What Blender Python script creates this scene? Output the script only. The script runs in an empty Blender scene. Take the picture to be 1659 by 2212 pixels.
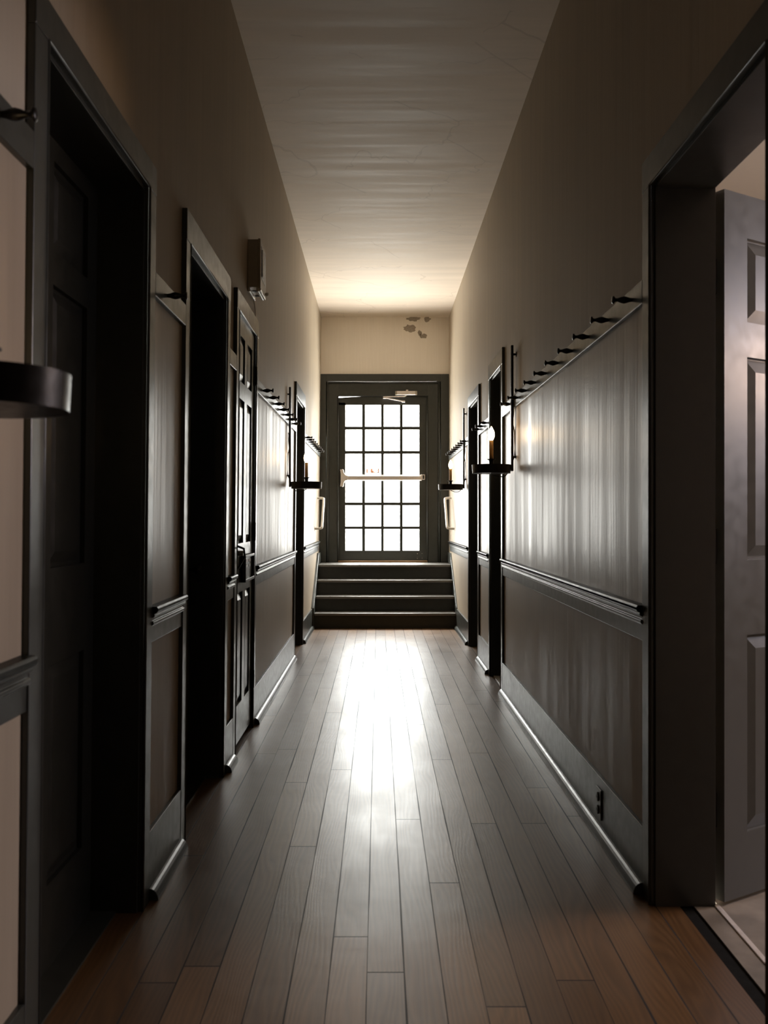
import bpy, bmesh, math, random
from mathutils import Vector, Matrix
random.seed(7)
PI = math.pi
scene = bpy.context.scene
C = scene.collection

# ------------------------------------------------------------------ camera
EYE = 1.221
FPX = 1950.0
cam_d = bpy.data.cameras.new('camera')
cam = bpy.data.objects.new('camera', cam_d); C.objects.link(cam)
cam.location = (0, 0, EYE); cam.rotation_euler = (PI/2, 0, 0)
cam_d.sensor_fit = 'VERTICAL'; cam_d.sensor_height = 36.0; cam_d.sensor_width = 27.0
cam_d.lens = FPX/2212*36.0
cam_d.shift_x = (829.5-818)/2212; cam_d.shift_y = (1118-1106)/2212
cam_d.clip_start = 0.05; cam_d.clip_end = 200
cam_d.dof.use_dof = True; cam_d.dof.focus_distance = 7.0; cam_d.dof.aperture_fstop = 5.6
scene.camera = cam

# ------------------------------------------------------------------ light and exposure
scene.view_settings.view_transform = 'Standard'
scene.view_settings.look = 'None'
scene.view_settings.gamma = 1.0
scene.view_settings.exposure = 0.38
scene.cycles.use_denoising = True
scene.cycles.max_bounces = 12
scene.cycles.diffuse_bounces = 8
scene.cycles.glossy_bounces = 6
scene.cycles.transparent_max_bounces = 12
scene.cycles.sample_clamp_indirect = 8.0

SKY = 14.0
world = bpy.data.worlds.new('overcast_sky'); scene.world = world
world.use_nodes = True
wn = world.node_tree; wn.nodes.clear()
wo = wn.nodes.new('ShaderNodeOutputWorld'); wb = wn.nodes.new('ShaderNodeBackground')
wr = wn.nodes.new('ShaderNodeValToRGB'); wm = wn.nodes.new('ShaderNodeMapRange')
wt = wn.nodes.new('ShaderNodeTexCoord'); ws = wn.nodes.new('ShaderNodeSeparateXYZ')
wn.links.new(wt.outputs['Generated'], ws.inputs[0]); wn.links.new(ws.outputs['Z'], wm.inputs['Value'])
wm.inputs['From Min'].default_value = -1.0; wm.inputs['From Max'].default_value = 1.0
wn.links.new(wm.outputs[0], wr.inputs[0])
# sunlit paving below, duller far surroundings at the horizon, bright cloud above
SKY_STOPS = [(0.0, 3.9, (1, .96, .91)), (0.15, 3.9, (1, .96, .91)), (0.27, 1.3, (1, .95, .88)), (0.44, 1.0, (1, .97, .93)),
             (0.56, 1.0, (1, .98, .95)), (0.80, 1.8, (1, .99, .97)), (0.91, 9.0, (1, .98, .95)), (1.0, 9.0, (1, .98, .95))]
for k_, (p_, v_, c_) in enumerate(SKY_STOPS):
    e_ = wr.color_ramp.elements[0] if k_ == 0 else (wr.color_ramp.elements[len(wr.color_ramp.elements)-1] if k_ == len(SKY_STOPS)-1 else wr.color_ramp.elements.new(p_))
    e_.color = (c_[0]*v_, c_[1]*v_, c_[2]*v_, 1)
wn.links.new(wr.outputs[0], wb.inputs['Color']); wb.inputs['Strength'].default_value = SKY
wn.links.new(wb.outputs[0], wo.inputs[0])

def area(name, loc, rot, sx, sy, power, color, portal=False):
    l = bpy.data.lights.new(name, 'AREA'); l.shape = 'RECTANGLE'; l.size = sx; l.size_y = sy
    l.energy = power; l.color = color
    o = bpy.data.objects.new(name, l); C.objects.link(o); o.location = loc; o.rotation_euler = rot
    if portal: l.cycles.is_portal = True
    return o
# portal that guides daylight through the glazed end door
area('door_daylight_portal', (0.05, 11.33, 1.72), (-PI/2, 0, 0), 1.1, 2.1, 1, (1, 1, 1), portal=True)
# daylight from the hall behind the camera
area('hall_window_daylight', (0.1, -2.6, 1.1), (PI/2, 0, 0), 1.0, 1.3, 0.25, (0.86, 0.90, 1.0))
# cool window daylight and warm lamp of the side room on the right
rw = area('room_window_daylight', (4.05, 3.3, 1.9), (0, 0, 0), 1.5, 1.3, 85.0, (0.90, 0.87, 1.0))
rw.rotation_euler = Vector((-1.0, -0.25, -0.35)).to_track_quat('-Z', 'Y').to_euler()
lamp = area('room_lamp', (2.75, 3.08, 1.95), (0, 0, 0), 0.3, 0.3, 9.0, (1.0, 0.56, 0.22))
lamp.rotation_euler = Vector((-1.0, -0.12, -0.75)).to_track_quat('-Z', 'Y').to_euler()

# ------------------------------------------------------------------ materials
def mat(name):
    m = bpy.data.materials.new(name); m.use_nodes = True
    nt = m.node_tree; nt.nodes.clear()
    out = nt.nodes.new('ShaderNodeOutputMaterial'); b = nt.nodes.new('ShaderNodeBsdfPrincipled')
    nt.links.new(b.outputs[0], out.inputs[0])
    return m, nt, b
def N(nt, t, **kw):
    n = nt.nodes.new(t)
    for k, v in kw.items(): setattr(n, k, v)
    return n
def math_(nt, op, a, b=None, c=None):
    n = nt.nodes.new('ShaderNodeMath'); n.operation = op
    for i, v in enumerate((a, b, c)):
        if v is None: continue
        if isinstance(v, (int, float)): n.inputs[i].default_value = v
        else: nt.links.new(v, n.inputs[i])
    return n.outputs[0]
def noise(nt, vec, scale=1.0, detail=3.0, rough=0.5, dist=0.0):
    n = nt.nodes.new('ShaderNodeTexNoise')
    n.inputs['Scale'].default_value = scale; n.inputs['Detail'].default_value = detail
    n.inputs['Roughness'].default_value = rough; n.inputs['Distortion'].default_value = dist
    nt.links.new(vec, n.inputs['Vector']); return n.outputs['Fac']
def pos(nt):
    return nt.nodes.new('ShaderNodeNewGeometry').outputs['Position']
def mapping(nt, vec, scale, loc=(0, 0, 0)):
    n = nt.nodes.new('ShaderNodeMapping'); n.inputs['Scale'].default_value = scale; n.inputs['Location'].default_value = loc
    nt.links.new(vec, n.inputs['Vector']); return n.outputs[0]
def ramp(nt, fac, stops):
    n = nt.nodes.new('ShaderNodeValToRGB'); cr = n.color_ramp
    while len(cr.elements) < len(stops): cr.elements.new(0.5)
    for e, (p, c) in zip(cr.elements, stops):
        e.position = p; e.color = (*c, 1) if len(c) == 3 else c
    nt.links.new(fac, n.inputs[0]); return n.outputs[0]
def maprange(nt, v, a, b, c, d):
    n = nt.nodes.new('ShaderNodeMapRange'); nt.links.new(v, n.inputs[0])
    for i, k in enumerate((a, b, c, d)): n.inputs[i+1].default_value = k
    return n.outputs[0]
def bump(nt, h, strength, dist, normal=None):
    n = nt.nodes.new('ShaderNodeBump'); n.inputs['Strength'].default_value = strength; n.inputs['Distance'].default_value = dist
    nt.links.new(h, n.inputs['Height'])
    if normal is not None: nt.links.new(normal, n.inputs['Normal'])
    return n.outputs[0]
def mixc(nt, fac, a, b, mode='MIX'):
    n = nt.nodes.new('ShaderNodeMix'); n.data_type = 'RGBA'; n.blend_type = mode
    for s, v in ((0, fac), (6, a), (7, b)):
        if isinstance(v, (int, float)): n.inputs[s].default_value = v
        elif isinstance(v, tuple): n.inputs[s].default_value = (*v, 1)
        else: nt.links.new(v, n.inputs[s])
    return n.outputs[2]

def simple(name, col, rough, metal=0.0, var=0.12, bumps=0.0, scale=30.0, spec=0.5):
    m, nt, b = mat(name)
    f = noise(nt, pos(nt), scale, 4)
    lo = tuple(c*(1-var) for c in col); hi = tuple(min(1, c*(1+var)) for c in col)
    nt.links.new(ramp(nt, f, [(0.3, lo), (0.7, hi)]), b.inputs['Base Color'])
    nt.links.new(maprange(nt, f, 0.3, 0.7, rough*0.85, rough*1.15), b.inputs['Roughness'])
    b.inputs['Metallic'].default_value = metal
    b.inputs['Specular IOR Level'].default_value = spec
    if bumps: nt.links.new(bump(nt, f, bumps, 0.004), b.inputs['Normal'])
    return m

def wall_paint(name, col, axis, rough=(0.36, 0.58), var=0.10, spec=0.5):
    # satin paint with the vertical drag marks of the plaster and boards under it
    m, nt, b = mat(name)
    p = pos(nt)
    st = noise(nt, mapping(nt, p, (9, 9, 0.35)), 1.0, 5, 0.6)
    st2 = noise(nt, mapping(nt, p, (2.2, 2.2, 0.5)), 1.0, 3, 0.5)
    fine = noise(nt, mapping(nt, p, (45, 45, 2.0)), 1.0, 3, 0.6)
    s = math_(nt, 'ADD', math_(nt, 'MULTIPLY', st, 0.6), math_(nt, 'MULTIPLY', st2, 0.4))
    c = ramp(nt, s, [(0.35, tuple(x*(1-var) for x in col)), (0.65, tuple(x*(1+var) for x in col))])
    c = mixc(nt, maprange(nt, fine, 0.35, 0.65, 0.0, 0.10), c, (col[0]*0.7, col[1]*0.66, col[2]*0.6))
    nt.links.new(c, b.inputs['Base Color'])
    nt.links.new(maprange(nt, s, 0.35, 0.65, rough[0], rough[1]), b.inputs['Roughness'])
    b.inputs['Specular Tint'].default_value = (1.0, 0.88, 0.78, 1); b.inputs['Specular IOR Level'].default_value = spec
    h = math_(nt, 'ADD', math_(nt, 'MULTIPLY', st, 1.0), math_(nt, 'MULTIPLY', fine, 0.25))
    nt.links.new(bump(nt, h, 0.25, 0.01), b.inputs['Normal'])
    return m
WALL = (0.42, 0.345, 0.255)
M_wall = wall_paint('beige_wall_paint', (0.47, 0.405, 0.315), 'Y', (0.55, 0.7), spec=0.22)
M_dado = wall_paint('beige_dado_board_paint', (0.42, 0.35, 0.265), 'Y', (0.42, 0.58), spec=0.28)
M_panel = wall_paint('satin_beige_board_paint', (0.40, 0.33, 0.25), 'Y', (0.32, 0.52))
M_wall_bright = wall_paint('brightened_wall_paint', (0.86, 0.80, 0.71), 'X', (0.6, 0.7), 0.02)  # same wall paint, base colour raised to stand in for light at the end
M_roomwall = simple('room_wall_paint', (0.52, 0.44, 0.33), 0.7, var=0.03)

def ceiling_mat():
    m, nt, b = mat('cracked_ceiling_paint')
    p = pos(nt)
    warp = noise(nt, mapping(nt, p, (1.6, 0.8, 1)), 1.0, 4, 0.6)
    st = noise(nt, mapping(nt, p, (0.6, 9, 1)), 1.0, 4, 0.6)
    sep = N(nt, 'ShaderNodeSeparateXYZ'); nt.links.new(p, sep.inputs[0])
    yy = math_(nt, 'ADD', sep.outputs['Y'], math_(nt, 'MULTIPLY', warp, 0.55))
    fr = math_(nt, 'FRACT', math_(nt, 'MULTIPLY', yy, 1.25))
    crack = math_(nt, 'LESS_THAN', math_(nt, 'ABSOLUTE', math_(nt, 'SUBTRACT', fr, 0.5)), 0.008)
    v = N(nt, 'ShaderNodeTexVoronoi', feature='DISTANCE_TO_EDGE'); v.inputs['Scale'].default_value = 0.9
    nt.links.new(mapping(nt, mixv(nt, p, warp), (1, 1.3, 1)), v.inputs['Vector'])
    vc = math_(nt, 'LESS_THAN', v.outputs['Distance'], 0.006)
    msk = math_(nt, 'GREATER_THAN', noise(nt, mapping(nt, p, (1.3, 1.7, 1)), 1.0, 2), 0.47)
    ck = math_(nt, 'MULTIPLY', math_(nt, 'MAXIMUM', math_(nt, 'MULTIPLY', crack, 0.7), vc), msk)
    b.inputs['Specular IOR Level'].default_value = 0.10
    col = (0.66, 0.575, 0.48)
    c = ramp(nt, st, [(0.35, tuple(x*0.94 for x in col)), (0.65, tuple(x*1.06 for x in col))])
    c = mixc(nt, math_(nt, 'MULTIPLY', ck, 0.22), c, (0.25, 0.20, 0.16))
    nt.links.new(c, b.inputs['Base Color'])
    nt.links.new(maprange(nt, st, 0.35, 0.65, 0.50, 0.64), b.inputs['Roughness'])
    step = math_(nt, 'MULTIPLY', fr, 0.25)
    h = math_(nt, 'ADD', math_(nt, 'ADD', math_(nt, 'MULTIPLY', st, 0.7), step), math_(nt, 'MULTIPLY', warp, 1.2))
    h = math_(nt, 'SUBTRACT', h, math_(nt, 'MULTIPLY', ck, 0.3))
    nt.links.new(bump(nt, h, 0.13, 0.012), b.inputs['Normal'])
    return m
def mixv(nt, p, w):
    n = nt.nodes.new('ShaderNodeVectorMath'); n.operation = 'ADD'
    cmb = nt.nodes.new('ShaderNodeCombineXYZ')
    nt.links.new(w, cmb.inputs[0]); nt.links.new(w, cmb.inputs[1])
    nt.links.new(p, n.inputs[0]); nt.links.new(cmb.outputs[0], n.inputs[1])
    return n.outputs[0]
M_ceil = ceiling_mat()

def floor_mat():
    m, nt, b = mat('varnished_fir_boards')
    p = pos(nt)
    sep = N(nt, 'ShaderNodeSeparateXYZ'); nt.links.new(p, sep.inputs[0])
    X, Y = sep.outputs['X'], sep.outputs['Y']
    wob = noise(nt, mapping(nt, p, (0.5, 0.7, 1)), 1.0, 2)
    Xw = math_(nt, 'ADD', X, math_(nt, 'MULTIPLY', math_(nt, 'SUBTRACT', wob, 0.5), 0.006))
    u = math_(nt, 'DIVIDE', math_(nt, 'ADD', Xw, 5.031), 0.1)
    idx = math_(nt, 'FLOOR', u); fu = math_(nt, 'FRACT', u)
    wn1 = N(nt, 'ShaderNodeTexWhiteNoise', noise_dimensions='1D'); nt.links.new(idx, wn1.inputs['W'])
    r1 = wn1.outputs['Value']
    v = math_(nt, 'ADD', math_(nt, 'DIVIDE', Y, 2.3), math_(nt, 'MULTIPLY', r1, 7.3))
    jdx = math_(nt, 'FLOOR', v); fv = math_(nt, 'FRACT', v)
    cmb = N(nt, 'ShaderNodeCombineXYZ'); nt.links.new(idx, cmb.inputs[0]); nt.links.new(jdx, cmb.inputs[1])
    wn2 = N(nt, 'ShaderNodeTexWhiteNoise', noise_dimensions='2D'); nt.links.new(cmb.outputs[0], wn2.inputs['Vector'])
    r2 = wn2.outputs['Value']
    # grain: each board samples its own place in the log
    off = N(nt, 'ShaderNodeCombineXYZ')
    nt.links.new(math_(nt, 'ADD', X, math_(nt, 'MULTIPLY', r2, 13.0)), off.inputs[0])
    nt.links.new(math_(nt, 'ADD', Y, math_(nt, 'MULTIPLY', r2, 31.0)), off.inputs[1])
    gv = off.outputs[0]
    warp = noise(nt, mapping(nt, gv, (6, 0.9, 1)), 1.0, 2, 0.5)
    rings = math_(nt, 'ADD', math_(nt, 'MULTIPLY', off_x(nt, gv), 5.0), math_(nt, 'MULTIPLY', warp, 1.1))
    rg = math_(nt, 'FRACT', math_(nt, 'MULTIPLY', rings, 12.0))
    rg = math_(nt, 'ABSOLUTE', math_(nt, 'SUBTRACT', rg, 0.5))
    fib = noise(nt, mapping(nt, gv, (160, 3.0, 1)), 1.0, 3, 0.6)
    g = math_(nt, 'ADD', math_(nt, 'MULTIPLY', rg, 0.7), math_(nt, 'MULTIPLY', fib, 0.7))
    c = ramp(nt, g, [(0.2, (0.105, 0.055, 0.023)), (0.85, (0.190, 0.103, 0.043))])
    tone = ramp(nt, r2, [(0.0, (0.72, 0.68, 0.64)), (0.5, (0.93, 0.92, 0.90)), (1.0, (1.2, 1.16, 1.08))])
    c = mixc(nt, 1.0, c, tone, 'MULTIPLY')
    # gaps
    gw = maprange(nt, noise(nt, mapping(nt, p, (8, 1.5, 1), (3, 0, 0)), 1.0, 3), 0.35, 0.75, 0.008, 0.034)
    du = math_(nt, 'MINIMUM', fu, math_(nt, 'SUBTRACT', 1.0, fu))
    gap = math_(nt, 'LESS_THAN', du, gw)
    dv = math_(nt, 'MINIMUM', fv, math_(nt, 'SUBTRACT', 1.0, fv))
    gap2 = math_(nt, 'LESS_THAN', dv, 0.0011)
    gp = math_(nt, 'MAXIMUM', gap, gap2)
    # nail holes
    vn = N(nt, 'ShaderNodeTexVoronoi', feature='F1'); vn.inputs['Scale'].default_value = 1.0
    vn.inputs['Randomness'].default_value = 0.35
    nt.links.new(mapping(nt, p, (20, 2.6, 1)), vn.inputs['Vector'])
    nail = math_(nt, 'LESS_THAN', vn.outputs['Distance'], 0.05)
    c = mixc(nt, gp, c, (0.010, 0.007, 0.005))
    nt.links.new(c, b.inputs['Base Color'])
    dirt = noise(nt, mapping(nt, p, (3, 1.2, 1)), 1.0, 5, 0.65)
    r = maprange(nt, dirt, 0.3, 0.7, 0.27, 0.42)
    r = math_(nt, 'ADD', r, math_(nt, 'MULTIPLY', fib, 0.06))
    r = math_(nt, 'ADD', r, math_(nt, 'MULTIPLY', gp, 0.5))
    nt.links.new(r, b.inputs['Roughness'])
    b.inputs['Coat Weight'].default_value = 0.3; b.inputs['Coat Roughness'].default_value = 0.30
    # cupped boards, raised grain, sunken joints
    cup = math_(nt, 'MULTIPLY', math_(nt, 'POWER', math_(nt, 'ABSOLUTE', math_(nt, 'SUBTRACT', fu, 0.5)), 2.0), 0.8)
    h = math_(nt, 'ADD', math_(nt, 'MULTIPLY', rg, 0.10), math_(nt, 'MULTIPLY', fib, 0.10))
    h = math_(nt, 'ADD', h, cup)
    h = math_(nt, 'ADD', h, math_(nt, 'MULTIPLY', noise(nt, mapping(nt, p, (2.2, 3.0, 1)), 1.0, 3), 1.6))
    h = math_(nt, 'ADD', h, math_(nt, 'MULTIPLY', r2, 0.25))
    h = math_(nt, 'SUBTRACT', h, math_(nt, 'MULTIPLY', gp, 0.7))
    nt.links.new(bump(nt, h, 0.30, 0.006), b.inputs['Normal'])
    return m
def off_x(nt, v):
    s = nt.nodes.new('ShaderNodeSeparateXYZ'); nt.links.new(v, s.inputs[0]); return s.outputs['X']
M_floor = floor_mat()

M_trim = simple('charcoal_green_gloss_paint', (0.042, 0.044, 0.038), 0.33, var=0.10, bumps=0.10, scale=22)
M_trim2 = simple('dark_stair_paint', (0.030, 0.031, 0.027), 0.34, var=0.12, bumps=0.06, scale=18)
M_tread = simple('worn_tread_paint', (0.15, 0.142, 0.13), 0.32, var=0.1, bumps=0.05, scale=25)
M_doorpaint = simple('grey_door_paint', (0.085, 0.086, 0.080), 0.38, var=0.06, bumps=0.05, scale=25)
M_iron = simple('black_wrought_iron', (0.012, 0.010, 0.009), 0.36, metal=0.3, var=0.2, bumps=0.1, scale=60)
M_gap = simple('black_gap_filler', (0.008, 0.008, 0.007), 0.8, spec=0.1)
M_rubber = simple('black_cable_sheath', (0.01, 0.01, 0.01), 0.5)
M_steel = simple('brushed_stainless', (0.80, 0.74, 0.69), 0.42, metal=0.55, var=0.05, scale=80)
M_chrome = simple('bright_nickel', (0.75, 0.73, 0.70), 0.15, metal=1.0, var=0.03)
M_brass = simple('worn_brass_threshold', (0.22, 0.13, 0.07), 0.6, metal=0.0, var=0.1, spec=0.2)
M_white = simple('white_gloss_enamel', (0.72, 0.69, 0.64), 0.25, var=0.03)
M_beige = simple('beige_plastic', (0.40, 0.35, 0.27), 0.45, var=0.04)
M_darkpl = simple('dark_plastic', (0.03, 0.028, 0.022), 0.4)
M_stone = simple('grey_stone_vinyl', (0.23, 0.20, 0.165), 0.40, var=0.35, bumps=0.08, scale=9)
M_sill_lit = simple('threshold_painted_daylight', (0.62, 0.60, 0.57), 0.30, var=0.06)  # bright daylight patch on the doorway floor, painted in as a pale colour
M_bare = simple('bare_grey_plaster', (0.33, 0.28, 0.225), 0.85, var=0.15, bumps=0.4, scale=60)
M_sleeve = simple('amber_candle_sleeve', (0.55, 0.33, 0.13), 0.5, var=0.12, scale=50)
M_decal = simple('faded_salmon_decal', (0.9, 0.45, 0.30), 0.6, var=0.02)
M_lab_w = simple('pale_label', (0.8, 0.8, 0.78), 0.5, var=0.02)
M_lab_o = simple('tan_label', (0.72, 0.52, 0.36), 0.5, var=0.02)

def bulb_mat():
    m, nt, b = mat('lit_flame_bulb')
    b.inputs['Base Color'].default_value = (1, 0.9, 0.75, 1)
    f = noise(nt, pos(nt), 5.0, 1)
    nt.links.new(ramp(nt, f, [(0, (1.0, 0.66, 0.33)), (1, (1.0, 0.72, 0.40))]), b.inputs['Emission Color'])
    b.inputs['Emission Strength'].default_value = 34.0
    return m
M_bulb = bulb_mat()
def glass_mat():
    m = bpy.data.materials.new('clear_window_glass'); m.use_nodes = True; nt = m.node_tree; nt.nodes.clear()
    o = N(nt, 'ShaderNodeOutputMaterial'); t = N(nt, 'ShaderNodeBsdfTransparent'); g = N(nt, 'ShaderNodeBsdfGlossy')
    mx = N(nt, 'ShaderNodeMixShader'); fr = N(nt, 'ShaderNodeLayerWeight')
    g.inputs['Roughness'].default_value = 0.02; t.inputs[0].default_value = (0.96, 0.97, 0.96, 1)
    nt.links.new(math_(nt, 'ADD', math_(nt, 'MULTIPLY', math_(nt, 'POWER', fr.outputs['Facing'], 5.0), 0.9), 0.03), mx.inputs[0]); nt.links.new(t.outputs[0], mx.inputs[1]); nt.links.new(g.outputs[0], mx.inputs[2])
    nt.links.new(mx.outputs[0], o.inputs[0]); return m
M_glass = glass_mat()

# ------------------------------------------------------------------ mesh helpers
LEAN = 0.0105                      # the old left wall is out of plumb by this much per metre
class MB:
    def __init__(s, lean=False): s.bm = bmesh.new(); s.lean = lean
    def quadbox(s, c):             # 8 corners: bottom 4 ccw, top 4 ccw
        v = [s.bm.verts.new(p) for p in c]
        for f in ((0,3,2,1),(4,5,6,7),(0,1,5,4),(1,2,6,5),(2,3,7,6),(3,0,4,7)): s.bm.faces.new([v[i] for i in f])
        return s
    def box(s, x0, x1, y0, y1, z0, z1):
        x0, x1 = sorted((x0, x1)); y0, y1 = sorted((y0, y1)); z0, z1 = sorted((z0, z1))
        return s.quadbox([(x0,y0,z0),(x1,y0,z0),(x1,y1,z0),(x0,y1,z0),(x0,y0,z1),(x1,y0,z1),(x1,y1,z1),(x0,y1,z1)])
    def prism(s, pts, a, b):       # pts: 3D loop; swept from +a to +b (vectors)
        a, b = Vector(a), Vector(b)
        v0 = [s.bm.verts.new(Vector(p)+a) for p in pts]; v1 = [s.bm.verts.new(Vector(p)+b) for p in pts]
        n = len(pts)
        s.bm.faces.new(v0); s.bm.faces.new(v1[::-1])
        for i in range(n): s.bm.faces.new([v0[i], v0[(i+1)%n], v1[(i+1)%n], v1[i]][::-1])
        return s
    def tube(s, path, r, n=10, cap=True):
        path = [Vector(p) for p in path]; rs = r if isinstance(r, (list, tuple)) else [r]*len(path)
        rings = []; up = None
        for i, p in enumerate(path):
            d = (path[min(i+1, len(path)-1)] - path[max(i-1, 0)]).normalized()
            if up is None:
                up = Vector((0, 0, 1)) if abs(d.z) < 0.9 else Vector((1, 0, 0))
            u = (up - d*up.dot(d)).normalized(); w = d.cross(u); up = u
            rings.append([s.bm.verts.new(p + (u*math.cos(2*PI*k/n) + w*math.sin(2*PI*k/n))*rs[i]) for k in range(n)])
        for a, b in zip(rings, rings[1:]):
            for k in range(n): s.bm.faces.new([a[k], a[(k+1)%n], b[(k+1)%n], b[k]])
        if cap: s.bm.faces.new(rings[0][::-1]); s.bm.faces.new(rings[-1])
        return s
    def lathe(s, prof, org=(0,0,0), axis='Z', n=24, closed=False):
        org = Vector(org); rings = []
        for r, h in prof:
            ring = []
            for k in range(n):
                a = 2*PI*k/n
                if axis == 'Z': p = Vector((r*math.cos(a), r*math.sin(a), h))
                else: p = Vector((h, r*math.cos(a), r*math.sin(a)))
                ring.append(s.bm.verts.new(org+p))
            rings.append(ring)
        prs = list(zip(rings, rings[1:]))
        if closed: prs.append((rings[-1], rings[0]))
        for a, b in prs:
            for k in range(n): s.bm.faces.new([a[k], a[(k+1)%n], b[(k+1)%n], b[k]])
        if not closed:
            s.bm.faces.new(rings[0][::-1]); s.bm.faces.new(rings[-1])
        return s
    def build(s, name, m, parent=None, bevel=0.0, smooth=False, segs=2):
        off = Vector(parent_off(parent))
        for v in s.bm.verts:
            if s.lean: v.co.x += LEAN*v.co.z
            v.co -= off
        bmesh.ops.recalc_face_normals(s.bm, faces=s.bm.faces)
        me = bpy.data.meshes.new(name); s.bm.to_mesh(me); s.bm.free()
        o = bpy.data.objects.new(name, me); C.objects.link(o)
        me.materials.append(m)
        if parent is not None: o.parent = parent
        if smooth:
            for p in me.polygons: p.use_smooth = True
            if smooth == 'angle': me.set_sharp_from_angle(angle=math.radians(40))
        if bevel:
            bv = o.modifiers.new('bevel', 'BEVEL'); bv.width = bevel; bv.segments = segs; bv.limit_method = 'ANGLE'
            bv.angle_limit = math.radians(35); bv.harden_normals = False
        return o
def parent_off(p):
    v = Vector((0, 0, 0))
    while p is not None: v += p.location; p = p.parent
    return v
def tag(o, label, cat, group=None):
    o['label'] = label; o['category'] = cat
    if group: o['group'] = group
    return o
def thing(name, label, cat, loc, group=None):
    o = bpy.data.objects.new(name, None); C.objects.link(o); o.location = loc; o.empty_display_size = 0.1
    return tag(o, label, cat, group)
def struct(o, label=None, cat=None):
    o['kind'] = 'structure'
    if label: o['label'] = label
    if cat: o['category'] = cat
    return o
def sroot(name, loc, label, cat):
    o = bpy.data.objects.new(name, None); C.objects.link(o); o.location = loc; o.empty_display_size = 0.1
    return struct(o, label, cat)
def dup(root, loc, label=None, group=None):
    r = root.copy(); C.objects.link(r); r.location = loc
    if label: r['label'] = label
    if group: r['group'] = group
    for ch in list(root.children):
        c = ch.copy(); C.objects.link(c); c.parent = r
        for g in ch.children:
            d = g.copy(); C.objects.link(d); d.parent = c
    return r

# ------------------------------------------------------------------ dimensions
WL, WR = 0.750, 0.872              # wall planes (left one at floor level, leaning)
HC = 3.709                         # ceiling
T = 0.185                          # wall thickness
YB, Y0 = 11.20, -3.0
SW = {-1: WL, 1: WR}
def X(s, d): return s*(SW[s]-d)    # d: distance out of the wall into the hall
# door openings: (side, y0, y1, opening height, casing top)
DOORS = [(-1, 1.942, 2.796, 2.243, 2.330), (-1, 3.41, 4.237, 2.250, 2.365), (-1, 4.60, 5.245, 2.275, 2.375),
         (-1, 7.855, 8.657, 2.276, 2.395), (1, 1.99, 2.843, 2.267, 2.365), (1, 6.319, 6.947, 2.285, 2.400), (1, 7.796, 8.561, 2.265, 2.365)]
CW = 0.08

# ------------------------------------------------------------------ shell
m = MB(); m.box(-1.05, 0.945, Y0-0.2, YB+0.3, -0.06, 0.0)
struct(m.build('floor', M_floor), 'varnished brown board floor of the corridor', 'floor')
m = MB(); m.box(-1.05, 1.15, Y0-0.2, YB+0.3, HC, HC+0.1)
struct(m.build('ceiling', M_ceil), 'beige cracked plaster ceiling of the corridor', 'ceiling')
def side_wall(s):
    m = MB(s == -1); y = Y0-0.2
    xa, xb = X(s, 0), X(s, -T)
    for (_, a, b, h, _t) in [d for d in DOORS if d[0] == s]:
        m.box(xa, xb, y, a, -0.06, HC+0.02); m.box(xa, xb, a, b, h, HC+0.02); y = b
    m.box(xa, xb, y, YB+0.3, -0.06, HC+0.02)
    return m
struct(side_wall(-1).build('wall_left', M_wall), 'beige left wall of the corridor', 'wall')
struct(side_wall(1).build('wall_right', M_wall), 'beige right wall of the corridor', 'wall')
# end wall with the opening for the glazed door
LZ = 0.665
OX0, OX1, OZ = -0.625, 0.735, 2.905
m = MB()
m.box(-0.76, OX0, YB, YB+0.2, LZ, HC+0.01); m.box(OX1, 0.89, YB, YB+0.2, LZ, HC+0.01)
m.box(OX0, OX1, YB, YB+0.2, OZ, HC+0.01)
wall_end = struct(m.build('wall_back', M_wall_bright), 'beige end wall over the glazed door', 'wall')
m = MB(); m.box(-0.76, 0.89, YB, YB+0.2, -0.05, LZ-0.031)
struct(m.build('wall_back', M_wall_bright), 'end wall under the door sill', 'wall')
m = MB(); m.box(-0.95, 1.05, Y0-0.2, Y0, 0, HC)
struct(m.build('wall_front', M_wall), 'beige wall behind the viewer', 'wall')
# flaked plaster on the end wall
def blob(cx, cz, rx, rz, seed, n=22):
    rr = random.Random(seed); pts = []
    for k in range(n):
        a = 2*PI*k/n; q = 1 + rr.uniform(-0.22, 0.22)
        pts.append((cx+rx*q*math.cos(a), YB, cz+rz*q*math.sin(a)))
    return pts
def pz(y): return EYE + (1118-y)/174.2
def pxx(x): return (x-818)/174.2
for (cx, cy, rx, ry, sd) in [(893, 688.5, 15, 5.0, 1), (923, 689.5, 7, 5.5, 2), (886, 709, 13, 8, 3), (907, 719, 5, 5, 4), (914, 726, 8, 5, 5)]:
    m = MB(); m.prism(blob(pxx(cx), pz(cy), rx/174.2, ry/174.2, sd), (0, -0.0035, 0), (0, 0.001, 0))
    o = m.build('bare_plaster_patch', M_bare, wall_end); o['label'] = 'flaked grey patch'

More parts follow.
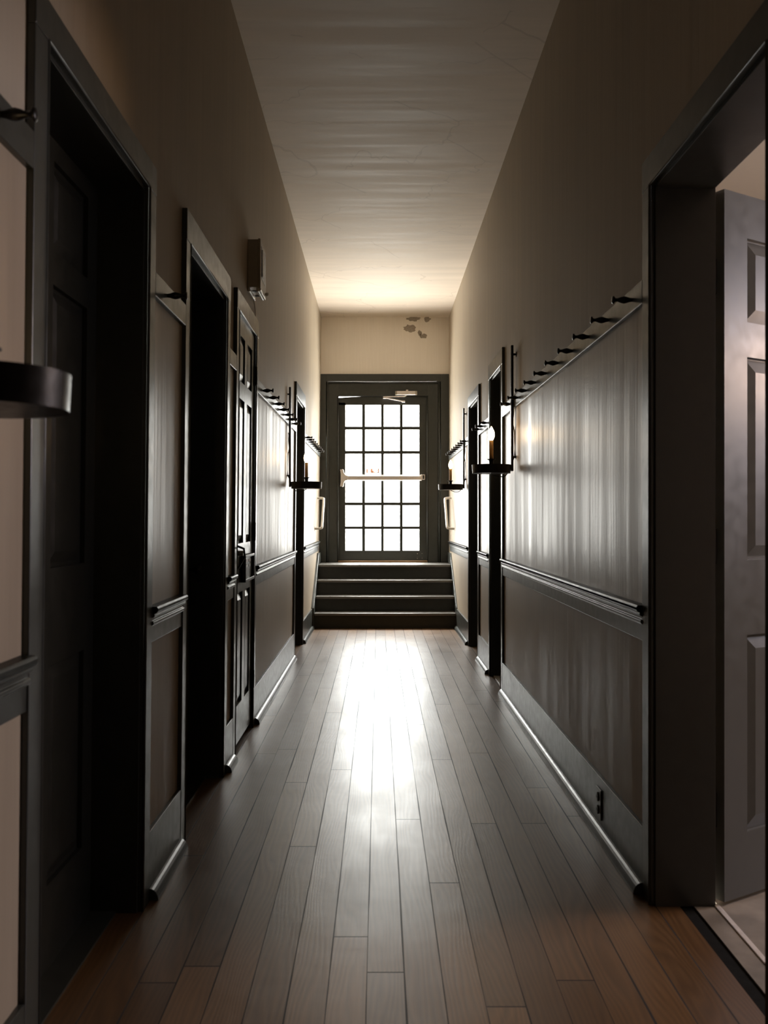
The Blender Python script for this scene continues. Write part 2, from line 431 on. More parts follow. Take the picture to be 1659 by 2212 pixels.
# ------------------------------------------------------------------ chair rails, baseboards, wall sections
SECT = {-1: [(Y0, 1.862), (2.876, 3.33), (4.317, 4.52), (5.325, 7.775), (8.737, 10.88)],
        1: [(Y0, 1.91), (2.923, 6.239), (7.027, 7.716), (8.641, 10.88)]}
RAILP = [(0, .820), (.013, .820), (.015, .822), (.015, .874), (.020, .876), (.024, .880), (.024, .888), (.018, .892), (.018, .900),
         (.026, .904), (.028, .909), (.026, .913), (.034, .917), (.038, .923), (.038, .931), (.033, .937), (0, .938)]
side_name = {-1: 'left', 1: 'right'}
where = {-1: ['beside the viewer', 'between the first two dark doorways', 'beside the panelled cupboard door', 'under the long peg row', 'at the stairs'],
         1: ['beside the viewer', 'under the longest peg row', 'between the two dark doorways', 'at the stairs']}
PEGZ = {-1: [1.95, 1.94, 1.97, 1.975, 1.975], 1: [1.92, 1.92, 1.93, 1.93]}
tn = 1
for s in (-1, 1):
    for i, (a, b) in enumerate(SECT[s]):
        m = MB(s == -1)
        m.prism([(X(s, d), 0, z) for d, z in RAILP], (0, a, 0), (0, b, 0))
        # nose laps a little over the door casings
        NOSE = [p for p in RAILP if p[1] >= .903]
        m.prism([(X(s, max(d, .0)), 0, z) for d, z in NOSE] , (0, a, 0), (0, b, 0))
        struct(m.build('trim_%d' % tn, M_trim, bevel=0.0012), 'charcoal moulded chair rail on the %s wall %s' % (side_name[s], where[s][i]), 'trim'); tn += 1
        bb = 9.93 if b > 10 else b
        pc = PEGZ[s][i]
        m = MB(s == -1); m.box(X(s, -0.002), X(s, 0.004), a, b if b < 10 else 11.19, 0.90, pc)
        struct(m.build('trim_%d' % tn, M_panel), 'satin beige board panelling on the %s wall %s' % (side_name[s], where[s][i]), 'trim'); tn += 1
        if b < 10:
            m = MB(s == -1); m.box(X(s, -0.002), X(s, 0.004), a, b, 0.21, 0.90)
            struct(m.build('trim_%d' % tn, M_dado), 'beige dado boards under the chair rail on the %s wall %s' % (side_name[s], where[s][i]), 'trim'); tn += 1
        else:
            m = MB(s == -1); m.prism([(X(s, -0.002), y, z) for y, z in ((a, 0.21), (9.95, 0.21), (10.8, 0.78), (11.19, 0.78), (11.19, 0.90), (a, 0.90))], (0, 0, 0), (-s*0.006, 0, 0))
            struct(m.build('trim_%d' % tn, M_dado), 'beige dado boards under the chair rail on the %s wall beside the steps' % side_name[s], 'trim'); tn += 1
        m = MB(s == -1)
        m.box(X(s, 0), X(s, 0.018), a, bb, 0, 0.218)
        q = [(0.018, 0)] + [(0.018+0.03*math.cos(t*PI/12), 0.038*math.sin(t*PI/12)) for t in range(0, 7)]
        m.prism([(X(s, d), 0, z) for d, z in q], (0, a, 0), (0, bb, 0))
        struct(m.build('baseboard_%s' % side_name[s], M_trim, bevel=0.002), 'charcoal baseboard with rounded shoe on the %s wall %s' % (side_name[s], where[s][i]), 'baseboard')

# ------------------------------------------------------------------ doors in the side walls
def panel_leaf(mk, x, s, y0, y1, z0, z1, th, panels, out=1):
    """panelled leaf in the wall plane: stiles/rails solid, recessed fields with a raised bevelled panel"""
    xf = x; xb = x + s*th
    ys = sorted(set([y0, y1] + [p[0] for p in panels] + [p[1] for p in panels]))
    zs = sorted(set([z0, z1] + [p[2] for p in panels] + [p[3] for p in panels]))
    for i in range(len(ys)-1):
        for j in range(len(zs)-1):
            cy, cz = (ys[i]+ys[i+1])/2, (zs[j]+zs[j+1])/2
            if any(p[0] < cy < p[1] and p[2] < cz < p[3] for p in panels): continue
            mk.box(xf, xb, ys[i], ys[i+1], zs[j], zs[j+1])
    for (a, b, c, d) in panels:
        mk.box(xf+s*0.014, xb, a, b, c, d)
        w = 0.030; q = 0.012; xo = xf+s*0.014; xi = xf+s*0.004
        mk.quadbox([(xo, a+q, c+q), (xo, b-q, c+q), (xo, b-q, d-q), (xo, a+q, d-q),
                    (xi, a+q+w, c+q+w), (xi, b-q-w, c+q+w), (xi, b-q-w, d-q-w), (xi, a+q+w, d-q-w)])
def six_panels(y0, y1, st=0.10):
    mid = (y0+y1)/2; h = 0.045
    cols = [(y0+st, mid-h), (mid+h, y1-st)]
    rows = [(0.235, 0.826), (1.085, 1.845), (1.935, 2.175)]
    return [(a, b, c, d) for (a, b) in cols for (c, d) in rows]
def case_and_jamb(root, s, y0, y1, h, top, far_depth=T):
    lean = s == -1
    m = MB(lean)
    m.box(X(s, 0), X(s, 0.019), y0-CW, y0, 0, h); m.box(X(s, 0), X(s, 0.019), y1, y1+CW, 0, h)
    m.box(X(s, 0), X(s, 0.020), y0-CW, y1+CW, h, top)
    m.build('casing', M_trim, root, bevel=0.0025)
    m = MB(lean)                    # inner bead of the casing
    bx = X(s, 0.0165); r = 0.0055
    m.tube([(bx, y0-0.004, 0), (bx, y0-0.004, h+0.004), (bx, y1+0.004, h+0.004), (bx, y1+0.004, 0)], r, 8)
    m.build('casing_bead', M_trim, root, smooth=True)
    m = MB(lean)
    e = 0.012
    m.box(X(s, 0.004), X(s, -far_depth), y0-0.001, y0+e, 0, h); m.box(X(s, 0.004), X(s, -far_depth), y1-e, y1+0.001, 0, h)
    m.box(X(s, 0.004), X(s, -far_depth), y0, y1, h-e, h+0.001)
    m.build('jamb', M_trim2, root, bevel=0.0015)
names = ['charcoal cased doorway nearest on the left, its panelled door shut deep inside',
         'charcoal cased doorway second on the left beside the alarm box',
         'closed narrow six panel cupboard door on the left wall',
         'charcoal cased doorway on the left wall just before the stairs',
         'right foreground doorway with its grey panelled door standing open',
         'narrow charcoal cased doorway behind the nearer right wall lamp',
         'charcoal cased doorway on the right wall just before the stairs']
rooms = []
for i, (s, y0, y1, h, top) in enumerate(DOORS):
    root = sroot('door_%d' % (i+1), (X(s, 0), (y0+y1)/2, 0), names[i], 'door')
    rooms.append(root)
    case_and_jamb(root, s, y0, y1, h, top)
    if i in (0, 1, 3, 5, 6):       # shut leaf on the room side of the wall
        m = MB(s == -1)
        panel_leaf(m, X(s, -0.14), s, y0+0.012, y1-0.012, 0.008, h-0.012, 0.044, six_panels(y0, y1))
        m.build('door_leaf', M_trim2, root)
        k = MB(s == -1); k.lathe([(0.006, 0), (0.011, 0.012), (0.010, 0.025), (0.025, 0.04), (0.028, 0.052), (0.018, 0.062), (0.004, 0.064)], axis='X', n=14)
        if s == 1:
            for v in k.bm.verts: v.co.x *= -1
        for v in k.bm.verts: v.co += Vector((X(s, -0.14), y1-0.07 if i != 0 else y0+0.07, 0.98))
        k.build('door_knob', M_iron, root, smooth=True)
        m = MB(s == -1); m.box(X(s, -0.06 if i != 5 else -0.012), X(s, -0.17), y0+0.012, y1-0.012, 0, 0.007)
        m.build('door_sill', M_sill_lit if i == 5 else M_trim, root)

# closed cupboard door on the left
cy0, cy1 = 4.612, 5.233
r3 = rooms[2]
m = MB(True)
panel_leaf(m, X(-1, 0.006), -1, cy0, cy1, 0.035, 2.263, 0.036, six_panels(cy0, cy1, 0.085))
leaf = m.build('door_leaf', M_trim, r3)
m = MB(True); m.box(X(-1, -0.04), X(-1, -T), cy0-0.012, cy1+0.012, 0, 2.275); m.build('closet_back', M_trim2, r3)
for z in (2.045, 1.14, 0.285):
    m = MB(True); xh = X(-1, 0.017)
    m.tube([(xh, cy1+0.006, z-0.056), (xh, cy1+0.006, z-0.05), (xh, cy1+0.006, z+0.05), (xh, cy1+0.006, z+0.056)], [0.004, 0.008, 0.008, 0.004], 10)
    m.box(X(-1, 0.002), X(-1, 0.010), cy1-0.012, cy1+0.02, z-0.05, z+0.05)
    o = m.build('hinge', M_iron, r3, bevel=0.001); o['label'] = 'black hinge'
m = MB(True); m.box(X(-1, 0.004), X(-1, 0.010), 4.635, 4.668, 0.93, 1.09)
m.tube([(X(-1, 0.008), 4.65, 1.075), (X(-1, 0.045), 4.65, 1.06), (X(-1, 0.048), 4.66, 1.02), (X(-1, 0.02), 4.665, 0.97), (X(-1, 0.008), 4.65, 0.955)], 0.006, 8)
o = m.build('door_handle', M_iron, r3, bevel=0.001); o['label'] = 'black thumb latch handle'
m = MB(True); m.lathe([(0.002, 0.03), (0.012, 0.03), (0.014, 0.027), (0.014, 0.0)][::-1], (X(-1, 0.006), 4.70, 1.035), axis='X', n=18)
o = m.build('lock_cylinder', M_chrome, r3, smooth=False); o['label'] = 'chrome lock cylinder'
# small latch box with a lipped recess
m = MB(True); by0, by1, bz0, bz1 = 4.80, 5.14, 0.875, 1.02; xw = X(-1, 0.004); xo = X(-1, 0.034)
m.box(xw, xo, by0, by0+0.012, bz0, bz1); m.box(xw, xo, by1-0.012, by1, bz0, bz1)
m.box(xw, xo, by0, by1, bz0, bz0+0.016); m.box(xw, xo, by0, by1, bz1-0.014, bz1)
m.box(xw, X(-1, 0.020), by0, by1, bz0, bz1)
box = m.build('latch_box', M_darkpl, r3, bevel=0.002); box['label'] = 'black lipped box across the door'
for k, (yy, zz, mm) in enumerate([(4.93, 0.985, M_lab_o), (5.03, 0.985, M_lab_o), (4.93, 0.957, M_lab_w), (5.03, 0.957, M_lab_w)]):
    m = MB(True); m.box(X(-1, 0.019), X(-1, 0.0215), yy-0.03, yy+0.03, zz-0.007, zz+0.007); m.build('label_tab', mm, box)

# open door leaf of the right-hand room
r5 = rooms[4]
A = Vector((1.0656, 2.862)); ang = math.radians(31.5)
dv = Vector((math.cos(ang), math.sin(ang))); nv = Vector((math.sin(ang), -math.cos(ang)))
Lw, th = 0.82, 0.036
m = MB()
def lbox(mk, u0, u1, t0, t1, z0, z1):
    P = lambda u, t, z: (A.x+dv.x*u+nv.x*t, A.y+dv.y*u+nv.y*t, z)
    mk.quadbox([P(u0,t1,z0), P(u1,t1,z0), P(u1,t0,z0), P(u0,t0,z0), P(u0,t1,z1), P(u1,t1,z1), P(u1,t0,z1), P(u0,t0,z1)])
def lwedge(mk, a, b, c, d, tt0, tt1, w, q=0.006):
    P = lambda u, t, z: (A.x+dv.x*u+nv.x*t, A.y+dv.y*u+nv.y*t, z)
    mk.quadbox([P(a+q,tt0,c+q), P(b-q,tt0,c+q), P(b-q,tt0,d-q), P(a+q,tt0,d-q), P(a+q+w,tt1,c+q+w), P(b-q-w,tt1,c+q+w), P(b-q-w,tt1,d-q-w), P(a+q+w,tt1,d-q-w)])
cols = [(0.112, 0.37), (0.45, 0.71)]; rows = [(0.215, 0.845), (1.085, 1.735), (1.845, 2.115)]
us = [0] + [v for c in cols for v in c] + [Lw]; zs = [0.014] + [v for r in rows for v in r] + [2.252]
for iu in range(len(us)-1):
    for iz in range(len(zs)-1):
        if iu % 2 == 1 and iz % 2 == 1:
            a, b, c, d = us[iu], us[iu+1], zs[iz], zs[iz+1]
            lbox(m, a, b, 0.012, th-0.014, c, d); lwedge(m, a, b, c, d, th-0.014, th-0.003, 0.04)
        else: lbox(m, us[iu], us[iu+1], 0, th, zs[iz], zs[iz+1])
o = m.build('door_leaf', M_doorpaint, r5); o['label'] = 'grey six panel leaf standing open into the room'
for z in (0.30, 1.13, 1.98):
    m = MB(); m.tube([(1.058, 2.850, z-0.055), (1.058, 2.850, z+0.055)], 0.009, 10)
    m.box(1.02, 1.058, 2.832, 2.838, z-0.05, z+0.05)
    o = m.build('hinge', M_iron, r5); o['label'] = 'black hinge'
m = MB(); m.box(0.990, 1.053, 1.90, 2.845, -0.03, 0.001); m.build('door_sill', M_stone, r5)
m = MB(); m.box(1.053, 1.070, 1.90, 2.845, -0.02, 0.005); o = m.build('threshold_strip', M_steel, r5, bevel=0.002); o['label'] = 'thin metal strip'
m = MB(); m.box(0.944, 0.991, 1.90, 2.845, -0.03, -0.004); m.build('floor_gap_strip', M_gap, r5)

# the side room beyond it
m = MB(); m.box(1.070, 4.2, 0.1, 5.3, -0.05, 0.0); struct(m.build('floor', M_stone), 'grey mottled stone floor of the side room on the right', 'floor')
m = MB(); m.box(1.06, 4.2, 0.1, 5.3, 3.0, 3.1); struct(m.build('ceiling', M_roomwall), 'ceiling of the side room on the right', 'ceiling')
m = MB(); m.box(X(1, -T), 4.2, 5.2, 5.3, 0, 3.0); struct(m.build('wall_room_back', M_roomwall), 'warm lit far wall of the side room', 'wall')
m = MB(); m.box(X(1, -T), 4.2, 0.1, 0.2, 0, 3.0); struct(m.build('wall_room_front', M_roomwall), 'near wall of the side room', 'wall')
m = MB(); m.box(4.1, 4.2, 0.2, 5.2, 0, 3.0); struct(m.build('wall_room_right', M_roomwall), 'right wall of the side room', 'wall')

# ------------------------------------------------------------------ peg rails
def peg_mesh(s):
    m = MB()
    prof = [(0.006, 0.0), (0.007, 0.004), (0.0075, 0.008), (0.0115, 0.020), (0.0125, 0.027), (0.0105, 0.036), (0.0065, 0.046),
            (0.0058, 0.052), (0.0075, 0.057), (0.0125, 0.060), (0.0135, 0.063), (0.0115, 0.066), (0.004, 0.067)]
    m.lathe(prof, axis='X', n=16)
    for v in m.bm.verts: v.co.x *= -s
    return m
proto_peg = {}
def peg_rail(s, a, b, zc, pegs, label, zp=None):
    zp = zp or zc
    root = thing('peg_rail', label, 'peg rail', (X(s, 0)+(LEAN*zc if s == -1 else 0), (a+b)/2, zc), None)
    m = MB(s == -1)
    m.box(X(s, 0), X(s, 0.019), a, b, zc-0.040, zc+0.038)
    m.build('rail_board', M_trim, root, bevel=0.003)
    for y in pegs:
        loc = Vector((X(s, 0.0185)+(LEAN*zp if s == -1 else 0), y, zp)) - root.location
        if s not in proto_peg:
            m = peg_mesh(s); o = m.build('peg', M_iron, None, smooth=True); o.parent = root; o.location = loc; proto_peg[s] = o
        else:
            o = proto_peg[s].copy(); C.objects.link(o); o.parent = root; o.location = loc
    return root
peg_rail(-1, Y0+0.1, 1.862, 1.980, [1.10, 1.70], 'dark peg rail beside the viewer at the left edge of the view')
peg_rail(-1, 2.876, 3.33, 1.968, [3.04], 'short one-peg rail between the first two dark doorways on the left')
peg_rail(-1, 4.317, 4.52, 1.995, [], 'very short bare rail board beside the panelled cupboard door')
peg_rail(-1, 5.325, 7.775, 2.000, [5.54+i*0.325 for i in range(7)], 'long peg rail of seven pegs on the left wall past the cupboard door')
peg_rail(-1, 8.737, 11.0, 2.000, [8.78+i*0.262 for i in range(8)], 'distant peg rail on the left wall above the stairs')
peg_rail(1, 2.923, 6.239, 1.955, [3.045+i*0.3105 for i in range(10)], 'longest peg rail, ten pegs on the right foreground wall')
peg_rail(1, 7.027, 7.716, 1.966, [7.10, 7.36, 7.62], 'three-peg rail on the right between two dark doorways')
peg_rail(1, 8.641, 11.0, 1.962, [8.76+i*0.262 for i in range(8)], 'distant peg rail on the right wall above the stairs')

# ------------------------------------------------------------------ sconces
def sconce(s, label, y, ztop):
    """ztop: top of the tray; local origin on the wall at tray top"""
    lean = LEAN*ztop if s == -1 else 0
    root = thing('wall_sconce', label, 'wall lamp', (X(s, 0)+lean, y, ztop), 'candle wall lamps along the corridor')
    def L(d, yy, z): return (root.location.x - s*d, y+yy, ztop+z)
    BD = 0.020
    m = MB()
    m.box(L(BD, 0, 0)[0], L(BD+0.016, 0, 0)[0], y-0.019, y+0.019, ztop-0.04, ztop+0.755)
    m.build('back_bar', M_iron, root, bevel=0.0015)
    for z in (0.70, 0.05):
        m = MB()
        m.tube([L(0.0, 0.0, z), L(BD+0.002, 0.0, z)], 0.007, 8)
        m.tube([L(0.0, 0.0, z), L(0.004, 0.0, z)], 0.016, 12)
        m.build('standoff', M_iron, root)
    cxd = BD+0.016+0.122
    m = MB()
    R1, R0, t = 0.123, 0.120, 0.004
    m.lathe([(R0, -0.054), (R1, 0.0), (R1-t, 0.0), (R0-t, -0.049), (0.002, -0.049), (0.002, -0.054)], L(cxd, 0, 0), n=80)
    m.build('drip_tray', M_iron, root, smooth='angle')
    m = MB(); m.lathe([(0.014, -0.049), (0.014, 0.02), (0.016, 0.030), (0.026, 0.034), (0.026, 0.037), (0.012, 0.038), (0.012, -0.049)][::-1], L(cxd, 0, 0), n=20)
    m.build('candle_cup', M_iron, root)
    m = MB(); m.lathe([(0.0125, 0.036), (0.0128, 0.05), (0.0123, 0.152), (0.010, 0.156), (0.003, 0.156)], L(cxd, 0, 0), n=20)
    o = m.build('candle_sleeve', M_sleeve, root, smooth=True); o['label'] = 'amber candle sleeve'
    m = MB()
    prof = [(0.009, 0.155), (0.012, 0.160), (0.0175, 0.172), (0.0205, 0.186), (0.0200, 0.200), (0.0165, 0.214), (0.0110, 0.226), (0.0055, 0.236), (0.001, 0.243)]
    m.lathe(prof, L(cxd, 0, 0), n=24); m.build('flame_bulb', M_bulb, root, smooth=True)
    # supply cable hanging behind the bar
    m = MB()
    pts = [(0.004, 0.035, 0.40), (0.014, 0.036, 0.38), (0.012, 0.038, 0.33), (0.018, 0.03, 0.27), (0.008, 0.034, 0.22), (0.006, 0.033, 0.16), (0.004, 0.03, 0.10),
           (0.010, 0.026, 0.05), (0.028, 0.02, 0.01), (0.045, 0.012, -0.035), (0.07, 0.004, -0.068), (0.11, 0.0, -0.075), (0.15, 0.0, -0.062), (cxd, 0.0, -0.054)]
    m.tube([L(*p) for p in smooth_path(pts)], 0.0032, 8); m.build('supply_cable', M_rubber, root, smooth=True)
    return root
def smooth_path(pts, n=5):
    P = [Vector(p) for p in pts]; out = []
    for i in range(len(P)-1):
        p0, p1, p2, p3 = P[max(i-1, 0)], P[i], P[i+1], P[min(i+2, len(P)-1)]
        for k in range(n):
            t = k/n
            out.append(0.5*((2*p1)+(-p0+p2)*t+(2*p0-5*p1+4*p2-p3)*t*t+(-p0+3*p1-3*p2+p3)*t**3))
    out.append(P[-1]); return [tuple(v) for v in out]
sconce(-1, 'candle wall lamp at the extreme left edge, only its dark tray and glow showing', 1.315, 1.432)
sconce(-1, 'lit candle wall lamp on the left wall beside the dark doorway before the stairs', 7.20, 1.505)
sconce(1, 'larger lit candle wall lamp on the right wall, nearest on that side', 5.72, 1.555)
sconce(1, 'smaller lit candle wall lamp on the right wall closest to the stairs', 8.96, 1.550)

# ------------------------------------------------------------------ stairs
st = thing('staircase', 'four dark painted steps up to the glazed end door', 'stairs', (0.06, 9.96, 0))
SX0, SX1 = -0.712, 0.852
ry = [9.96, 10.19, 10.43, 10.66]; rz = [0.166, 0.332, 0.499, 0.665]
for i in range(4):
    z0 = 0 if i == 0 else rz[i-1]
    m = MB(); m.box(SX0, SX1, ry[i], ry[i]+0.02, z0 - (0.0 if i == 0 else 0.02), rz[i]-0.028)
    m.build('riser', M_trim2, st)
    back = ry[i+1]+0.02 if i < 3 else YB-0.002
    m = MB(); m.box(SX0, SX1, ry[i]-0.024, back, rz[i]-0.028, rz[i])
    m.build('tread', M_tread, st, bevel=0.007, segs=3)
for s in (-1, 1):
    xa = X(s, 0.0005)+(0.0085 if s == -1 else 0); xb = SX0 if s == -1 else SX1
    m = MB()
    poly = [(9.925, 0), (9.925, 0.225), (10.78, 0.795), (11.19, 0.795), (11.19, 0.40), (10.7, 0.02), (10.7, 0)]
    m.prism([(0, y, z) for y, z in poly], (xa, 0, 0), (xb, 0, 0))
    m.build('skirt_board', M_trim, st, bevel=0.003)

# ------------------------------------------------------------------ hand rails beside the stairs
def hand_rail(s, label):
    zc = 1.27; lean = LEAN*zc if s == -1 else 0
    root = thing('hand_rail', label, 'handrail', (X(s, 0)+lean, 10.56, zc), None)
    def L(d, y, z): return (root.location.x - s*d, y, z)
    m = MB()
    pts = [(0.0, 10.37, 1.095), (0.05, 10.37, 1.095), (0.072, 10.375, 1.10), (0.084, 10.39, 1.118), (0.084, 10.56, 1.275), (0.084, 10.73, 1.43), (0.072, 10.748, 1.448), (0.05, 10.755, 1.453), (0.0, 10.755, 1.453)]
    m.tube([L(*p) for p in smooth_path(pts, 4)], 0.0145, 14); m.build('rail_tube', M_white, root, smooth=True)
    for (y, z) in ((10.37, 1.095), (10.755, 1.453)):
        m = MB(); m.lathe([(0.002, 0), (0.030, 0), (0.030, 0.005), (0.002, 0.007)], (0, 0, 0), axis='X', n=20)
        for v in m.bm.verts: v.co = Vector(L(v.co.x, y+v.co.y, z+v.co.z))
        m.build('wall_flange', M_white, root, bevel=0.001)
hand_rail(-1, 'short white sloping handrail on the left wall beside the stairs')
hand_rail(1, 'short white sloping handrail on the right wall beside the stairs')

# ------------------------------------------------------------------ glazed end door
d8 = sroot('door_8', (0.05, YB, LZ), 'glazed exit door with twenty four panes at the top of the stairs', 'door')
zt = pz(808.5); bz = LZ
m = MB()                              # flat outer casing filling the wall width
m.box(-0.735, -0.652, YB-0.035, YB, bz, zt); m.box(0.770, 0.871, YB-0.035, YB, bz, zt); m.box(-0.652, 0.770, YB-0.035, YB, pz(824.5), zt)
m.build('casing', M_trim, d8, bevel=0.003)
m = MB(); xl, xr, zb = -0.636, 0.753, pz(826.5)
m.tube([(xl, YB-0.020, bz), (xl, YB-0.020, zb), (xr, YB-0.020, zb), (xr, YB-0.020, bz)], 0.017, 12)
m.build('casing_bead', M_trim, d8, smooth=True)
fx0, fx1, fz = pxx(730), pxx(923.5), pz(855.5)
m = MB(); m.box(-0.64, fx0, YB, YB+0.12, bz, zb); m.box(fx1, 0.76, YB, YB+0.12, bz, zb); m.box(fx0, fx1, YB, YB+0.12, fz, zb)
m.build('door_frame', M_trim, d8, bevel=0.003)
m = MB(); m.tube([(fx0, YB-0.001, bz), (fx0, YB-0.001, fz), (fx1, YB-0.001, fz), (fx1, YB-0.001, bz)], 0.010, 10)
m.build('frame_bead', M_trim, d8, smooth=True)
ly0, ly1 = YB+0.025, YB+0.070
def qx(x): return (x-818)/173.6
def qz(y): return EYE+(1118-y)/173.6
gx = [(746.2, 783.2), (787.6, 824.2), (828.3, 864.6), (869.0, 905.7)]
gz = [(875, 922.4), (927.2, 974.6), (979.4, 1027), (1038.8, 1086.2), (1090.7, 1137.8), (1142.2, 1189)]
lx0, lx1, lz0, lz1 = fx0+0.0005, fx1-0.0005, LZ+0.021, fz-0.0004
m = MB()
m.box(lx0, qx(gx[0][0]), ly0, ly1, lz0, qz(870)); m.box(qx(gx[3][1]), lx1, ly0, ly1, lz0, lz1)
m.box(qx(gx[0][0]), qx(gx[3][1]), ly0, ly1, lz0, qz(gz[5][1]))
# top rail, its left corner worn low so that daylight shows above it
P = [(lx0, 0, qz(870)), (qx(gx[3][1]), 0, qz(gz[0][0])), (qx(gx[3][1]), 0, lz1), (qx(786), 0, lz1), (qx(752), 0, lz1-0.010), (lx0, 0, lz1-0.017)]
P = [(lx0, 0, qz(gz[0][0]))] + P[1:]
m.prism(P, (0, ly0, 0), (0, ly1, 0))
m.box(qx(gx[0][0]), qx(gx[3][1]), ly0+0.004, ly1-0.004, qz(1038.8), qz(1027))
lf = m.build('door_leaf', M_trim, d8)
m = MB()
e = 0.0055
for a, b in ((0, 1), (1, 2), (2, 3)): m.box(qx(gx[a][1])-e, qx(gx[b][0])+e, ly0+0.006, ly1-0.006, qz(gz[5][1]), qz(gz[0][0]))
for a, b in ((0, 1), (1, 2), (3, 4), (4, 5)): m.box(qx(gx[0][0]), qx(gx[3][1]), ly0+0.0055, ly1-0.0065, qz(gz[b][0])-e, qz(gz[a][1])+e)
m.build('glazing_bars', M_trim, d8, bevel=0.003)
for (a, b) in gx:
    for (c, d) in gz:
        m = MB(); m.box(qx(a)-0.004, qx(b)+0.004, ly0+0.022, ly0+0.026, qz(d)-0.004, qz(c)+0.004); m.build('glass_pane', M_glass, d8)
# panic bar
m = MB(); yb = ly0
def arcshape():
    pts = [(735, 1015), (741, 1014), (742.5, 1016), (743, 1021), (746, 1025.5), (752, 1028), (752, 1037.5), (746, 1039), (743, 1044), (742.5, 1050), (741, 1052), (735, 1051), (736.5, 1042), (736.5, 1024)]
    return [(qx(a), 0, qz(b)) for a, b in pts]
m.prism(arcshape(), (0, yb-0.055, 0), (0, yb-0.001, 0)); m.build('bar_end_bracket', M_steel, d8, bevel=0.004)
m = MB(); m.box(qx(751), qx(911), yb-0.050, yb-0.02, qz(1037.6), qz(1028.2)); m.box(qx(751), qx(911), yb-0.024, yb-0.001, qz(1038.6), qz(1025.8))
m.build('push_bar', M_steel, d8, bevel=0.004)
m = MB(); m.box(qx(909), qx(917.5), yb-0.052, yb-0.001, qz(1036.5), qz(1025.5)); pb = m.build('bar_end_cap', M_steel, d8, bevel=0.003)
m = MB(); m.box(qx(912.5), qx(916), yb-0.0535, yb-0.051, qz(1035), qz(1027)); m.build('cap_slot', M_darkpl, pb)
# overhead closer
m = MB(); m.box(pxx(853.8), pxx(900.6), YB-0.055, YB, pz(853.6), pz(845.8)); cl = m.build('door_closer', M_steel, d8, bevel=0.004)
for x0 in (853.8, 896.8):
    m = MB(); m.box(pxx(x0), pxx(x0+3.6), YB-0.057, YB-0.02, pz(853.6), pz(845.8)); m.build('closer_end_cap', M_beige, cl, bevel=0.001)
m = MB(); m.box(pxx(877), pxx(881.5), YB-0.04, YB-0.01, pz(845.8), pz(842.6)); m.build('closer_spindle', M_steel, cl)
def bar(mk, p, q, w, t):
    p, q = Vector(p), Vector(q); d = (q-p).normalized(); n = Vector((-d.z, 0, d.x))*w/2
    mk.prism([p+n, q+n, q-n, p-n], (0, -t/2, 0), (0, t/2, 0))
m = MB()
bar(m, (pxx(878), YB-0.03, pz(855)), (pxx(872), YB-0.045, pz(857.2)), 0.012, 0.006)
bar(m, (pxx(872), YB-0.045, pz(857.2)), (pxx(829), YB-0.06, pz(858.5)), 0.013, 0.006)
bar(m, (pxx(830), YB-0.055, pz(860)), (pxx(871), YB-0.02, pz(867.2)), 0.013, 0.006)
m.box(pxx(827.5), pxx(834), YB-0.066, YB-0.052, pz(862.5), pz(857.5)); m.box(pxx(868), pxx(875), YB-0.01, YB+0.03, pz(869), pz(865.3))
m.build('closer_arm', M_steel, d8, bevel=0.001)
# kick corner screws, brass threshold, faded decal seen from behind
for (a, b) in ((901.4, 1195.8), (911.6, 1195.6), (901.4, 1206.1), (911.8, 1205.6), (901.4, 1202.4), (911.8, 1202.4)):
    m = MB(); m.lathe([(0.0055, 0), (0.0045, 0.002), (0.001, 0.003)], (0, 0, 0), axis='X', n=12)
    for v in m.bm.verts: v.co = Vector((qx(a)+v.co.y*(0.9 if b not in (1202.4,) else 0.4), ly0-v.co.x, qz(b)+v.co.z*(0.9 if b not in (1202.4,) else 0.4)))
    m.build('screw', M_chrome, d8)
m = MB(); m.box(-0.76, 0.89, YB-0.002, YB+0.131, LZ-0.03, LZ-0.0005); m.build('sill_board', M_tread, d8)
m = MB(); m.box(fx0, fx1, YB-0.03, YB+0.12, LZ, LZ+0.022); o = m.build('threshold', M_brass, d8, bevel=0.004); o['label'] = 'worn brass threshold'
m = MB(); dy = ly0+0.027
for (a, b, c, d) in [(791.5, 794.5, 1013, 1021.5), (799, 800, 1016, 1017), (801, 804.5, 1012.2, 1020.8), (804, 818.5, 1012, 1013), (803.5, 818.5, 1020, 1021), (816.2, 818.6, 1013, 1021), (805.5, 807, 1016.5, 1019.5), (808.5, 809.5, 1015, 1019.5), (811.5, 812.5, 1016, 1018), (813.8, 814.6, 1014.5, 1019)]:
    m.box(qx(a-0.5), qx(b+0.5), dy, dy+0.001, qz(d+0.4), qz(c-0.4))
o = m.build('window_decal', M_decal, d8); o['label'] = 'faded salmon sticker'

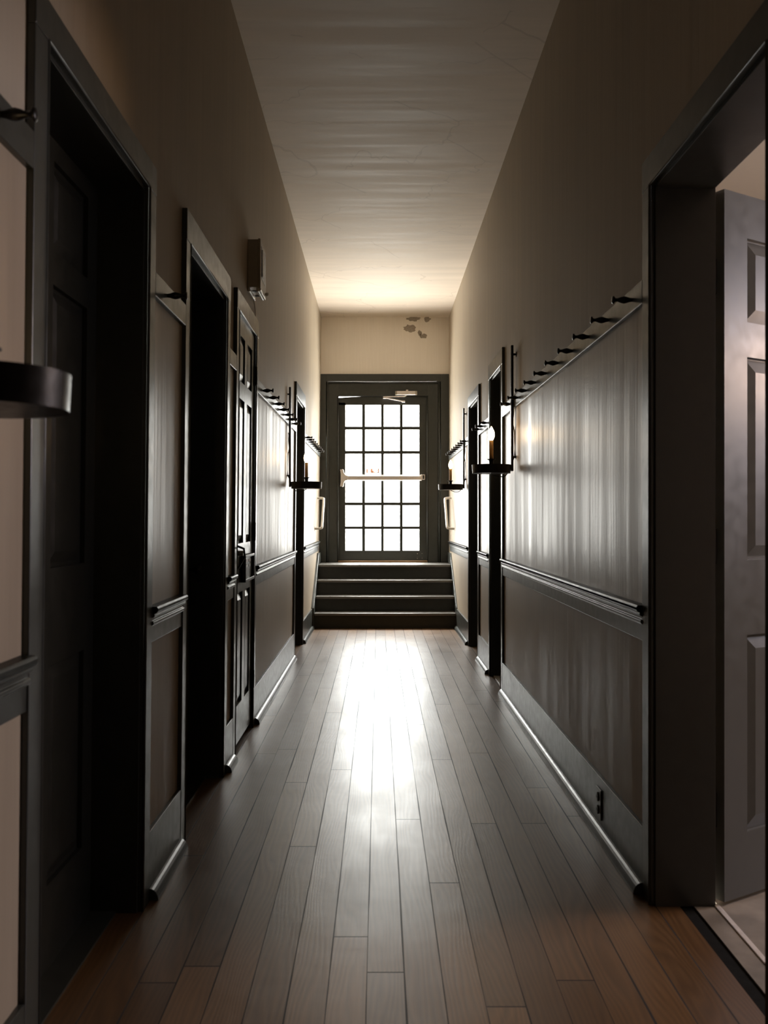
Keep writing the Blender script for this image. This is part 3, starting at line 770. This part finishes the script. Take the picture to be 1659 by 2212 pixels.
# ------------------------------------------------------------------ alarm box over the cupboard door
zc = 2.62; lx = -WL + LEAN*zc
al = thing('alarm_box', 'beige wall-mounted alarm sounder box above the cupboard door', 'alarm', (lx, 5.09, zc))
ax = lambda d: lx+d
m = MB(); m.box(ax(0.0), ax(0.060), 4.975, 5.205, 2.492, 2.756); m.build('housing', M_beige, al, bevel=0.004)
m = MB(); m.box(ax(0.058), ax(0.072), 4.970, 5.210, 2.486, 2.760); fr = m.build('front_cover', M_beige, al, bevel=0.005)
m = MB(); m.box(ax(0.0715), ax(0.0735), 5.00, 5.185, 2.545, 2.725); m.build('front_window', M_darkpl, fr)
m = MB(); m.box(ax(0.073), ax(0.078), 5.02, 5.055, 2.56, 2.71); m.build('strobe_lens', M_lab_w, fr, bevel=0.002)
m = MB(); m.box(ax(0.0), ax(0.012), 4.985, 5.20, 2.470, 2.492); m.box(ax(0.048), ax(0.060), 4.985, 5.20, 2.470, 2.492)
m.box(ax(0.060), ax(0.072), 4.985, 5.20, 2.474, 2.486); m.build('bottom_rail', M_white, al, bevel=0.002)
for (ya, yb_) in ((5.06, 5.085), (5.17, 5.18)):
    m = MB(); m.box(ax(0.014), ax(0.046), ya, yb_, 2.488, 2.494); m.build('vent_slot', M_darkpl, al)
m = MB(); m.lathe([(0.010, 0), (0.010, -0.012), (0.005, -0.016), (0.001, -0.017)], (ax(0.08), 5.19, 2.51), n=12); m.build('indicator_lamp', M_lab_w, al, smooth=True)
m = MB()
cpts = [(ax(0.004), 5.20, 2.47), (ax(0.005), 5.26, 2.42), (ax(0.004), 5.30, 2.36), (ax(0.003), 5.335, 2.30), (ax(0.001), 5.34, 2.22), (ax(0.0), 5.34, 2.1)]
m.tube([(p[0]+LEAN*(p[2]-zc), p[1], p[2]) for p in smooth_path(cpts, 4)], 0.0022, 6); m.build('wall_wire', M_beige, al, smooth=True)

# ------------------------------------------------------------------ socket in the right baseboard
xs = WR-0.018
so = thing('power_outlet', 'small dark power outlet in the right baseboard', 'power outlet', (xs, 3.49, 0.118))
m = MB(); m.box(xs, xs-0.006, 3.452, 3.530, 0.060, 0.176); m.build('cover_plate', M_trim, so, bevel=0.002)
for z in (0.093, 0.143):
    m = MB(); m.lathe([(0.017, 0), (0.017, 0.004), (0.014, 0.006), (0.002, 0.006)], (0, 0, 0), axis='X', n=20)
    for v in m.bm.verts: v.co = Vector((xs-0.005-v.co.x, 3.491+v.co.y, z+v.co.z))
    sk = m.build('socket', M_darkpl, so)
    m = MB(); m.box(xs-0.0115, xs-0.0108, 3.483, 3.485, z-0.005, z+0.005); m.box(xs-0.0115, xs-0.0108, 3.497, 3.499, z-0.005, z+0.005); m.build('socket_slots', M_iron, sk)
